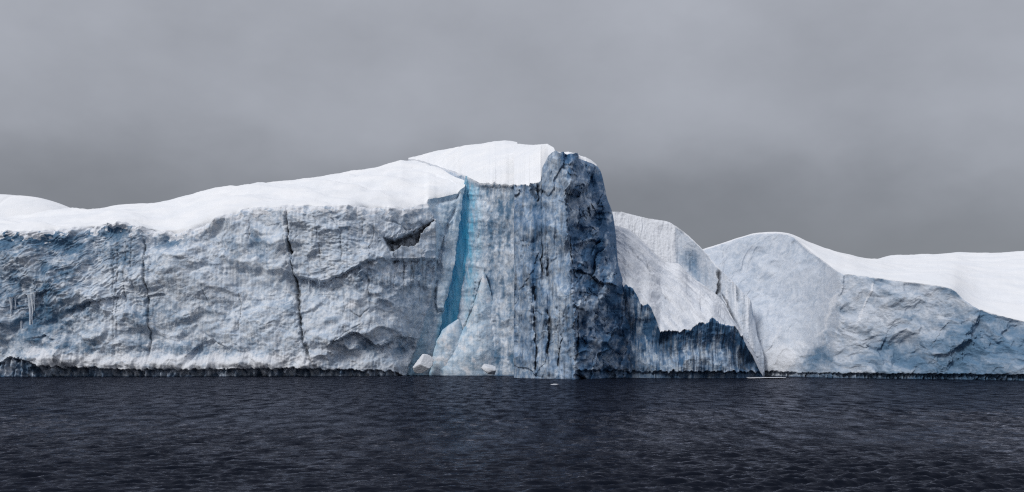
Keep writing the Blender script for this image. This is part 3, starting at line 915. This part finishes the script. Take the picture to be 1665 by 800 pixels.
    under = 2.8 * np.clip(hgt / 70, 0, 1) * sstep(0, 0.5, x) * (1 - 0.75 * sstep(0.3, 1.0, x))
    D = -under * sstep(1025, 1075, P) - 1.2 * under * 0.4 * (1 - sstep(1025, 1075, P))
    flute = fbm(P / 5.5, Q / 60, 4, 132)
    D += 0.6 * flute + 0.6 * texture_relief(P, Q, 133, 0.8, 1.0) + 1.5 * scallops((P + 0.2 * Q + 8 * flute) / 17, (Q + 7 * fbm(P / 14, Q / 14, 3, 104)) / 30, 103)
    D += 1.2 * np.clip(fbm(P / 3.2, Q / 90, 2, 134), 0, 1) * np.exp(-below / 18)
    D -= 2.0 * blob(P, Q, 1085, 552, 12, 12) + 1.5 * blob(P, Q, 1208, 585, 18, 22) + 2.0 * blob(P, Q, 1040, 605, 20, 7)
    D += 1.2 * blob(P, Q, 1120, 580, 20, 30) + 1.0 * blob(P, Q, 1180, 580, 14, 30)
    base_q = 605 + 4.5 * fbm(P / 7, Q * 0, 3, 98)
    D -= 1.6 * sstep(-1.5, 1.5, Q - base_q)
    D = D * sstep(-0.2, 3, below) * np.clip((1241 - P) / 12, 0, 1)
    mar = fbm((P + 5 * flute) / 8, (Q - 0.4 * P) / 34, 5, 135, 0.6)
    blue = 0.70 + 0.7 * mar + 0.35 * chip_tint(P, Q, 108, 10, 22) - 0.40 * sstep(0.35, 0.9, x) * (0.5 + flute) + 0.3 * np.exp(-below / 14)  # bluer just below the edge: overhang shade put into the colour
    blue += 0.3 * blob(P, Q, 1208, 585, 20, 26) - 0.25 * blob(P, Q, 1125, 585, 24, 22) - 0.25 * blob(P, Q, 1178, 575, 14, 22)
    dirt = 0.55 * np.clip(fbm(P / 3.5, Q / 60, 3, 136), 0, 1) * sstep(1060, 1080, P) + 0.45 * np.clip(fbm(P / 9, Q / 9, 3, 137) - 0.2, 0, 1) + 0.5 * line(P, Q, [(1016, 470), (1026, 530), (1020, 570), (1030, 605)], 2)
    dirt += 0.4 * blob(P, Q, 1085, 552, 14, 14) + 0.5 * blob(P, Q, 1212, 590, 18, 20)  # darker inside both hollows
    snow = 1 - sstep(0.3, 1.8, below - 1.5 * np.clip(fbm(P / 4, Q / 5, 2, 138), 0, 1))
    wet = 0.75 * sstep(-2, 1, Q - base_q)
    grid_mesh('undercut_cliff', px(P, Yb), Yb - D, Z, DARK_ICE, berg, attr_set(P.shape, blue=blue, dirt=dirt, snow=snow, wet=wet))
    # slope
    dep = depw(S)
    yr = Ye + dep
    rq2 = np.minimum(rqf(S) + 0.6 * fbm(S / 8, S * 0, 3, 140), edge - 0.8)
    zr = pz(rq2, yr)
    r = np.linspace(0, 1, 130)[:, None]
    Yc = Ye + r * dep
    g = r + 0.10 * np.sin(r * np.pi)
    zes = np.where(S > 1195, ze, blur(ze, 14))
    Zc = zes + (zr - zes) * g + (ze - zes) * np.exp(-r * dep / 1.2)
    Pn = np.repeat(S[None, :], len(r), 0)
    Qn = edge[None, :] + (rq2 - edge)[None, :] * r
    # grooves run down to the right, parallel to the ridge
    dn = 0.45 * fbm((Qn - 0.8 * Pn) / 7, (Pn + 0.8 * Qn) / 60, 4, 141) + 0.5 * fbm((Qn - 0.8 * Pn) / 24, (Pn + Qn) / 70, 3, 142) + 0.10 * fbm(Pn / 4, Qn / 4, 3, 143) + 0.25 * scallops((Qn - 0.8 * Pn) / 12, (Pn + 0.8 * Qn) / 26, 149)
    dn -= 0.9 * line(Pn, Qn, [(1046, 425), (1060, 455)], 2) + 0.7 * line(Pn, Qn, [(1022, 412), (1062, 458)], 2.0) + 0.6 * line(Pn, Qn, [(1068, 470), (1085, 500)], 2) + 0.6 * line(Pn, Qn, [(1138, 498), (1142, 512)], 2)
    fadew = np.clip(r * 14, 0, 1) * np.clip((1 - r) * 10, 0, 1) * np.clip(dep / 15, 0, 1)
    Yc = Yc - dn * fadew * 0.9
    Zc = Zc + dn * fadew * 0.6
    sn = 0.50 + 0.40 * fbm((Qn - 0.8 * Pn) / 16, (Pn + Qn) / 60, 4, 144) + 0.6 * sstep(0.93, 1.0, r)
    dt = 0.30 * np.clip(fbm((Qn - 0.8 * Pn) / 9, (Pn + Qn) / 40, 4, 145) - 0.1, 0, 1) + 0.25 * np.clip(fbm(Pn / 6, Qn / 6, 3, 146) - 0.3, 0, 1)
    bl = 0.10 + 0.25 * fbm(Pn / 22, Qn / 22, 4, 147)
    bt = np.linspace(0.06, 1, 10)[:, None]
    Xk, Yk, Zk = px(S, yr) + 0 * bt, yr + bt * np.clip(dep, 2, 14), zr + (-4 - zr) * bt ** 1.2
    A = attr_set(Pn.shape, blue=bl, snow=sn + 0 * Pn, dirt=dt)
    grid_mesh('snow_slope', np.vstack([px(Pn, Ye + r * dep), Xk]), np.vstack([Yc, Yk]), np.vstack([Zc, Zk]), SCOURED, berg,
              {k_: np.vstack([v, np.repeat(v[-1:], len(bt), 0)]) for k_, v in A.items()})
    return berg


berg_tower = build_tower_berg()

# ------------------------------------------------------------------ fluted white ridge behind the slope


def build_fluted_berg():
    berg = thing('fluted_iceberg', 'white ice ridge with vertical flutes between the dark tower and the domed iceberg', 'iceberg', (75, 320, 0))
    s = np.arange(975, 1243, 0.75)
    lqf = curve([(975, 342), (996, 344), (1009, 344.5), (1032, 350), (1059, 356), (1085, 360), (1098, 367), (1114, 378.5), (1130, 393), (1144, 407), (1164, 431), (1170, 437), (1187, 453), (1213, 474), (1226, 483), (1231, 494), (1243, 520)], True)
    yf = curve([(975, 338), (1085, 332), (1120, 328), (1165, 318), (1172, 316), (1226, 309), (1243, 311)], True)
    lq = lqf(s) + 0.7 * fbm(s / 7, s * 0, 3, 150)
    nt = 230
    t = np.linspace(0, 1, nt)[:, None]
    zl = pz(lq, yf(s) + 10)
    Z = -3.5 + t * (zl + 3.5)
    Yb = yf(s)[None, :] + 10 * (np.clip(Z, 0, None) / np.maximum(zl, 8)) ** 1.3
    Q = HOR - (Z - CAM_H) * F / Yb
    P = np.repeat(s[None, :], nt, 0)
    prf = curve([(480, 1228), (492, 1231), (505, 1229), (520, 1226), (546, 1229), (565, 1236), (577, 1239), (640, 1243)], True)
    P = np.where(P > 1190, 1190 + (P - 1190) * (np.maximum(prf(Q), 1205) - 1190) / 53, P)
    fl = np.clip((1120 - P) / 30, 0, 1)
    D = fl * (0.8 * fbm((P + 5 * fbm(P / 16, Q / 60, 3, 148)) / 8, Q / 110, 4, 151) * np.clip(0.7 + fbm(P / 20, Q / 40, 2, 152), 0.1, 1.3)) + (1 - fl) * 0.5 * fbm(P / 9, Q / 50, 4, 153)
    D += 0.35 * facets(P / 14, Q / 18, 154, 2.0) + 0.15 * fbm(P / 4, Q / 4, 3, 155)
    D -= 3.0 * blob(P, Q, 1131, 430, 14, 28, -25) + 1.2 * blob(P, Q, 1105, 400, 8, 40)
    blk = sstep(-1, 2, P - curve([(430, 1167), (480, 1167), (525, 1196), (560, 1210), (640, 1216)])(Q))
    D += 1.8 * blk
    cr = line(P, Q, [(1168.5, 438), (1168, 460), (1166, 484)], 1.9)
    cr2 = np.maximum(line(P, Q, [(1172, 478), (1182, 496), (1194, 526)], 1.5), line(P, Q, [(1196, 460), (1198, 492)], 1.2) * 0.7)
    D -= 1.5 * cr + 0.8 * cr2
    D -= 1.6 * blob(P, Q, 1225, 506, 5, 13) + ledge(P, Q, [(1206, 548), (1215, 556), (1228, 580)], -1.0, 14, 4)
    D = D * np.clip((Q - lq[None, :]) / 4, 0.05, 1)
    top = Q - lq[None, :]
    blue = 0.16 + 0.3 * fbm(P / 18, Q / 40, 4, 156) + 0.5 * blob(P, Q, 1131, 432, 14, 30, -25) + 0.6 * blob(P, Q, 1226, 507, 5, 14) - 0.1 * fl  # both blue patches partly hold painted shade of their hollows
    snow = 0.45 * fl * (1 - 0.6 * sstep(1085, 1110, P)) + 0.40 + 0.4 * fbm(P / 7, Q / 60, 3, 157) - 0.30 * sstep(1090, 1110, P) * (1 - blk) + (1 - sstep(0, 4, top)) * 0.8 - 0.8 * blob(P, Q, 1226, 507, 6, 15)
    dirt = 0.95 * cr + 0.6 * cr2 + 0.35 * np.clip(fbm(P / 4, Q / 50, 3, 158) - 0.15, 0, 1) * blk + 0.12 * np.clip(fbm(P / 3, Q / 80, 3, 159), 0, 1)
    X, Y = px(P, Yb), Yb - D
    nb = 12
    b_ = np.linspace(0, 1, nb + 1)[None, 1:]
    A = attr_set(P.shape, blue=blue, snow=snow, dirt=dirt, wet=0.8 * sstep(604, 608, Q))
    grid_mesh('ice_face', np.hstack([X, X[:, -1:] - 3 * b_]), np.hstack([Y, Y[:, -1:] + 14 * b_]), np.hstack([Z, np.repeat(Z[:, -1:], nb, 1)]), PALE_ICE, berg,
              {k_: np.hstack([v, np.repeat(v[:, -1:], nb, 1)]) for k_, v in A.items()})
    P1, lipY, lipZ = P[-1], Y[-1], Z[-1]
    r = np.linspace(0, 1, 24)[:, None]
    dep = curve([(975, 22), (1110, 18), (1243, 8)])(s)
    Zc = lipZ + 0.6 * np.sin(r * np.pi * 0.5) - (lipZ + 4) * r ** 3.0
    grid_mesh('snow_cap', px(P1, Yb[-1]) + 0 * r, lipY + r * dep, Zc, SNOW, berg)
    return berg


berg_fluted = build_fluted_berg()

# ------------------------------------------------------------------ domed iceberg on the right


def build_dome_berg():
    berg = thing('domed_iceberg', 'pale domed iceberg with a blue wavy cliff below its wide white snowfield', 'iceberg', (150, 300, 0))
    S = np.concatenate([np.arange(1100, 1720, 1.0), np.arange(1720, 2050, 3.0)])
    lqf = curve([(1100, 420), (1140, 407), (1172, 397), (1205, 386), (1234, 379.5), (1260, 378.5), (1280, 381), (1294, 388), (1312, 404), (1339, 424), (1369, 444), (1410, 449), (1455, 456), (1507, 462),
                 (1535, 466), (1549, 470), (1567, 486), (1590, 501), (1620, 511), (1665, 522), (1720, 530), (1800, 543), (1900, 562), (1990, 585), (2030, 608), (2050, 622)], True)
    yf = curve([(1100, 330), (1180, 322), (1240, 314), (1300, 303), (1345, 290), (1365, 285), (1410, 281), (1510, 270), (1600, 260), (1665, 254), (1800, 242)], True)
    leanf = curve([(1100, 20), (1240, 24), (1330, 18), (1370, 9), (1450, 7), (1800, 4)], True)
    lq = lqf(S) + 0.8 * fbm(S / 10, S * 0, 3, 160)
    nt = 270
    t = np.linspace(0, 1, nt)[:, None]
    lean = leanf(S)
    zl = pz(lq, yf(S) + lean)
    Z = -3.5 + t * (zl + 3.5)
    Yb = yf(S)[None, :] + lean * (np.clip(Z, 0, None) / np.maximum(zl, 5)) ** 1.25
    Q = HOR - (Z - CAM_H) * F / Yb
    P = np.repeat(S[None, :], nt, 0)
    rib = curve([(440, 1369), (470, 1362), (500, 1352), (530, 1343), (560, 1322), (590, 1298), (640, 1280)])(Q) + 7 * fbm(Q / 16, P / 40, 4, 161)
    right = sstep(-6 - 20 * sstep(500, 560, Q), 7 + 14 * sstep(500, 560, Q), P - rib)
    wx = P + 18 * fbm(P / 60, Q / 60, 3, 162)
    wy = Q + 18 * fbm(P / 60, Q / 60, 3, 163)
    # left: smooth bowl with broad curved strokes; right: wavy, melted scallops
    Dl = 1.6 * fbm(wx / 80, wy / 60, 3, 164) + 0.9 * fbm((wx + 0.6 * wy) / 20, (wy - 0.7 * wx) / 70, 3, 165) + 1.2 * scallops((wx + 0.6 * wy) / 40, (wy - 0.7 * wx) / 70, 166) + 0.12 * fbm(P / 5, Q / 5, 3, 167)
    fx, fy = (wx + 0.5 * wy), (wy - 0.25 * wx)
    Dr = 2.2 * fbm(wx / 70, wy / 60, 3, 168) + 1.7 * scallops(fx / 50, fy / 30, 169) + 0.6 * fbm(fx / 30, fy / 18, 3, 184) + 0.7 * scallops(fx / 20, fy / 12, 170) * sstep(460, 570, Q) + 0.15 * fbm(P / 5, Q / 4, 3, 172)
    D = Dl * (1 - right) + Dr * right
    D += 1.6 * np.exp(-((P - rib) / 7) ** 2) * sstep(440, 460, Q) * (1 - 0.9 * sstep(500, 550, Q))
    D += 0.3 * line(P, Q, [(1422, 455), (1412, 480), (1402, 505), (1392, 530)], 3.5) + 0.2 * line(P, Q, [(1497, 468), (1494, 500)], 3)
    D -= 1.4 * line(P, Q, [(1600, 520), (1585, 545), (1562, 575), (1545, 600)], 13) + 0.8 * line(P, Q, [(1410, 560), (1420, 568), (1434, 572)], 3.5) + 0.8 * line(P, Q, [(1462, 528), (1446, 540), (1436, 566), (1432, 580)], 4)
    D -= 0.9 * line(P, Q, [(1630, 548), (1650, 532), (1665, 528)], 5) + 0.9 * line(P, Q, [(1596, 540), (1620, 556), (1636, 566)], 4) + 1.3 * blob(P, Q, 1480, 558, 12, 8) + 1.5 * blob(P, Q, 1430, 460, 10, 8)
    D += 2.2 * blob(P, Q, 1265, 560, 34, 50) * (1 - right)
    D -= 2.5 * blob(P, Q, 1270, 470, 50, 40) + 1.5 * blob(P, Q, 1225, 440, 20, 30)
    ntop = curve([(1100, 604), (1240, 603), (1290, 606), (1384, 607), (1500, 608), (1665, 609), (1800, 611)])(P) + 2.0 * fbm(P / 6, P * 0, 3, 173) + 1.2 * fbm(P / 22, P * 0, 2, 174)
    notch = sstep(-0.8, 0.8, Q - ntop)
    D -= notch * (2.2 - 1.8 * np.clip(fbm(P / 4, Q / 14, 3, 175), -0.3, 1))
    D = D * np.clip((Q - lq[None, :]) / 5, 0.08, 1)
    # colour
    m1 = fbm((wx + 0.6 * wy) / 28, (wy - 0.7 * wx) / 60, 5, 176)
    m2 = fbm(fx / 40, fy / 18, 5, 177)
    vert = np.clip((600 - Q) / 200, 0, 1)
    blue_l = 0.20 + 0.30 * m1 + 0.10 * blob(P, Q, 1235, 395, 30, 14) - 0.35 * blob(P, Q, 1275, 570, 50, 45)
    blue_r = 0.34 + 0.30 * m2 + 0.10 * chip_tint(P, Q, 109, 26, 14) + 0.25 * sstep(1380, 1560, P) * sstep(450, 560, Q) + 0.2 * sstep(540, 600, Q)
    for b in ((1575, 560, 26, 34, 30, .35), (1425, 458, 22, 10, 0, .3), (1545, 474, 20, 8, 20, .4), (1600, 512, 40, 8, 15, .4), (1440, 560, 14, 22, 20, .35), (1325, 580, 24, 14, 0, .35), (1470, 585, 40, 16, 0, .2), (1640, 550, 30, 24, 0, .25)):
        blue_r += b[5] * blob(P, Q, *b[:5])  # blue patches, partly groove and hollow shade painted in
    blue = blue_l * (1 - right) + blue_r * right
    snow_l = 0.22 + 0.35 * fbm(wx / 26, wy / 30, 4, 178) + 0.45 * blob(P, Q, 1275, 575, 50, 40) - 0.2 * vert
    snow_r = 0.65 * line(P, Q, [(1422, 455), (1412, 480), (1402, 505), (1392, 530)], 4) - 0.05
    snow = snow_l * (1 - right) + snow_r * right + 0.55 * np.exp(-((P - rib) / 4.5) ** 2) * sstep(440, 452, Q) * (1 - 0.7 * sstep(530, 570, Q))
    top = Q - lq[None, :]
    snow = snow + (1 - sstep(0, 3.0, top - 1.2 * fbm(P / 8, Q / 8, 2, 179))) * 0.9
    wet = notch * (0.55 + 0.7 * fbm(P / 3.5, Q / 5, 3, 180)) * (0.35 + 0.65 * sstep(1270, 1320, P))
    wet = np.maximum(wet, 0.9 * sstep(HOR + CAM_H * F / yf(S) - 2.5, HOR + CAM_H * F / yf(S) - 0.5, Q))
    dirt = 0.15 * np.clip(m2 - 0.2, 0, 1) * right
    grid_mesh('ice_cliff', px(P, Yb), Yb - D, Z, PALE_ICE, berg, attr_set(P.shape, blue=blue, snow=snow, dirt=dirt, wet=wet))
    # snowfield
    S2 = S[::2]
    lipY, lipZ, lipD = Yb[-1, ::2], Z[-1, ::2], D[-1, ::2]
    rqf = curve([(1100, 419), (1140, 406), (1172, 396), (1205, 385.2), (1234, 378.8), (1260, 377.6), (1278, 379.4), (1290, 383), (1320, 396), (1357, 409), (1390, 416.5), (1414, 421.5), (1447, 419.5), (1485, 417), (1507, 415), (1575, 412), (1612, 412), (1665, 408), (1760, 404), (1860, 412), (1940, 440), (2000, 510), (2035, 580), (2050, 616)], True)
    dep = curve([(1100, 6), (1260, 10), (1300, 22), (1340, 40), (1380, 55), (1414, 80), (1460, 130), (1520, 150), (1800, 160), (1950, 130), (2050, 40)], True)(S2)
    yr = lipY + dep
    zr = pz(rqf(S2) + 0.35 * fbm(S2 / 14, S2 * 0, 3, 181), yr)
    r = np.concatenate([np.linspace(0, 0.1, 12)[:-1], np.linspace(0.1, 1, 70)])[:, None]
    Yc = lipY + r * dep
    Xc = px(S2, Yc)
    lipZs = blur(lipZ, 8)
    Zc = lipZs + (zr - lipZs) * (1 - (1 - r) ** 1.25) + (lipZ - lipZs) * np.exp(-r * dep / 1.5)
    soft = np.clip(r * 9, 0, 1) * np.clip((1 - r) * 6, 0, 1) * np.clip(dep / 40, 0, 1)
    Zc = Zc + soft * (1.3 * fbm(Xc / 30, Yc / 22, 4, 182) + 0.2 * ridged(Xc / 16 + Yc / 30, Yc / 6, 3, 183))
    Yc = Yc - lipD * np.exp(-r * dep / 2.5)
    bt = np.linspace(0.05, 1, 14)[:, None]
    grid_mesh('snowfield', np.vstack([Xc, px(S2, yr) + 0 * bt]), np.vstack([Yc, yr + bt * 60]), np.vstack([Zc, zr + (-4 - zr) * bt ** 2.4]), SNOW, berg)
    return berg


berg_dome = build_dome_berg()

# ------------------------------------------------------------------ rounded snow dome far left


def build_far_dome():
    s = np.arange(-220, 230, 2.0)
    rq = curve([(-220, 330), (-120, 316), (-40, 314.5), (0, 316.5), (30, 318), (60, 321), (85, 327), (105, 334), (120, 341), (132, 347), (150, 360), (175, 392), (200, 450), (216, 520), (230, 596)], True)
    y0, yr = 415.0, 470.0
    zr = pz(rq(s), yr)
    r = np.linspace(0, 1, 110)[:, None]
    Y = y0 + r * (yr - y0) + 0 * zr
    Z = -4 + (zr + 4) * np.sin(r * np.pi / 2) ** 0.75
    X = px(s, yr) + 0 * r
    Z = Z + (0.5 * fbm(X / 22, Y / 18, 4, 190) - 0.7 * np.exp(-((X - px(22, yr) - 0.25 * (Z - 70)) / 1.2) ** 2) * sstep(0.5, 0.7, r)) * np.clip((1 - r) * 6, 0, 1)
    bt = np.linspace(0.04, 1, 20)[:, None]
    X = np.vstack([X, px(s, yr) + 0 * bt])
    Y = np.vstack([Y, yr + bt * 70 + 0 * zr])
    Z = np.vstack([Z, zr + (-4 - zr) * bt ** 2.2])
    o = grid_mesh('snow_dome_iceberg', X, Y, Z, SNOW)
    tag(o, 'smooth white rounded iceberg rising behind the long flat-topped iceberg', 'iceberg')


build_far_dome()

# ------------------------------------------------------------------ fallen blocks, floes, icicles


def chunk(name, center, size, seed, mat, parent=None, flat=0.0, attrs=None, n=40):
    rng = np.random.default_rng(seed)
    th = np.linspace(0, np.pi, n)[:, None]
    ph = np.linspace(0, 2 * np.pi, 2 * n)[None, :]
    d = np.stack([np.sin(th) * np.cos(ph), np.sin(th) * np.sin(ph), np.cos(th) + 0 * ph], -1)
    r = np.full(d.shape[:2], 1.3)
    for i in range(11):
        nrm = rng.normal(size=3)
        nrm /= np.linalg.norm(nrm)
        dn = d @ nrm
        r = np.where(dn > 0.05, np.minimum(r, rng.uniform(0.6, 1.0) / np.maximum(dn, 0.05)), r)
    r = r * (1 + 0.05 * fbm(ph * 3 + 0 * th, th * 5 + 0 * ph, 4, seed) * np.sin(th))
    v = d * r[..., None] * np.array(size)
    if flat:
        v[..., 2] = np.where(v[..., 2] > flat, flat + (v[..., 2] - flat) * 0.15, v[..., 2])
    v = v + np.array(center)
    a = attr_set(r.shape, **(attrs or {}))
    return grid_mesh(name, v[..., 0], v[..., 1], v[..., 2], mat, parent, a)


def place_chunk(name, label, cat, p, q, Y, size, seed, mat, group=None, flat=0.0, **attrs):
    loc = (px(p, Y), Y, pz(q, Y))
    o = chunk(name, (0, 0, 0), size, seed, mat, None, flat, attrs)
    o.location = loc
    return tag(o, label, cat, group)


place_chunk('ice_block', 'white angular ice block at the foot of the pale blue slab', 'ice block', 689, 594, 321, (2.7, 2.0, 2.7), 21, PALE_ICE, 'fallen ice blocks at the crevasse foot', snow=0.75)
place_chunk('ice_block', 'rounded white ice lump at the waterline beneath the pinnacle', 'ice block', 797, 601, 314, (2.1, 1.6, 1.7), 14, PALE_ICE, 'fallen ice blocks at the crevasse foot', snow=0.7)
place_chunk('ice_floe', 'thin flat white ice floe floating where the dark undercut ends', 'ice floe', 1244, 615.2, 279, (5.2, 3.4, 0.62), 5, PALE_ICE, 'drifting ice', flat=0.2, snow=0.95)
place_chunk('ice_floe', 'tiny floating scrap of ice in front of the dark tower', 'ice floe', 902, 625.2, 216, (0.85, 0.6, 0.16), 6, PALE_ICE, 'drifting ice', snow=0.7)


def surf_at(surf, p, q):
    i = np.argmin((surf['P'] - p) ** 2 + (surf['Q'] - q) ** 2)
    return surf['X'].ravel()[i], surf['Y'].ravel()[i], surf['Z'].ravel()[i]


def icicle(parent, p, q0, q1, w, seed):
    x, y, z = surf_at(surf_left, p, q0)
    L_ = (q1 - q0) / F * y
    n, m = 14, 9
    t = np.linspace(0, 1, n)[:, None]
    a = np.linspace(0, 2 * np.pi, m)[None, :]
    rad = w / F * y * (1 - 0.8 * t + 0.9 * np.exp(-t * 9)) * (1 + 0.25 * fbm(t * 6, t * 0, 3, seed))
    cx = 0.15 * fbm(t * 3, t * 0, 2, seed + 1)
    X = x + cx + rad * np.cos(a)
    Y = y + 0.1 + rad * np.sin(a)
    Z = z + 0.3 - t * (L_ + 0.3) + 0 * a
    return grid_mesh('icicle', X, Y, Z, ICE, parent, attr_set(X.shape, snow=0.0, blue=0.12))


for i, (p, q0, q1, w) in enumerate([(18, 484, 516, 2.4), (24, 486, 503, 1.6), (31, 492, 552, 3.2), (47, 480, 557, 3.0), (52, 480, 528, 2.2), (57, 477, 506, 1.6),
                                    (500, 453, 474, 1.6), (503, 454, 466, 1.0), (519, 456, 466, 0.9)]):
    icicle(berg_left, p, q0, q1, w, 200 + i * 3)
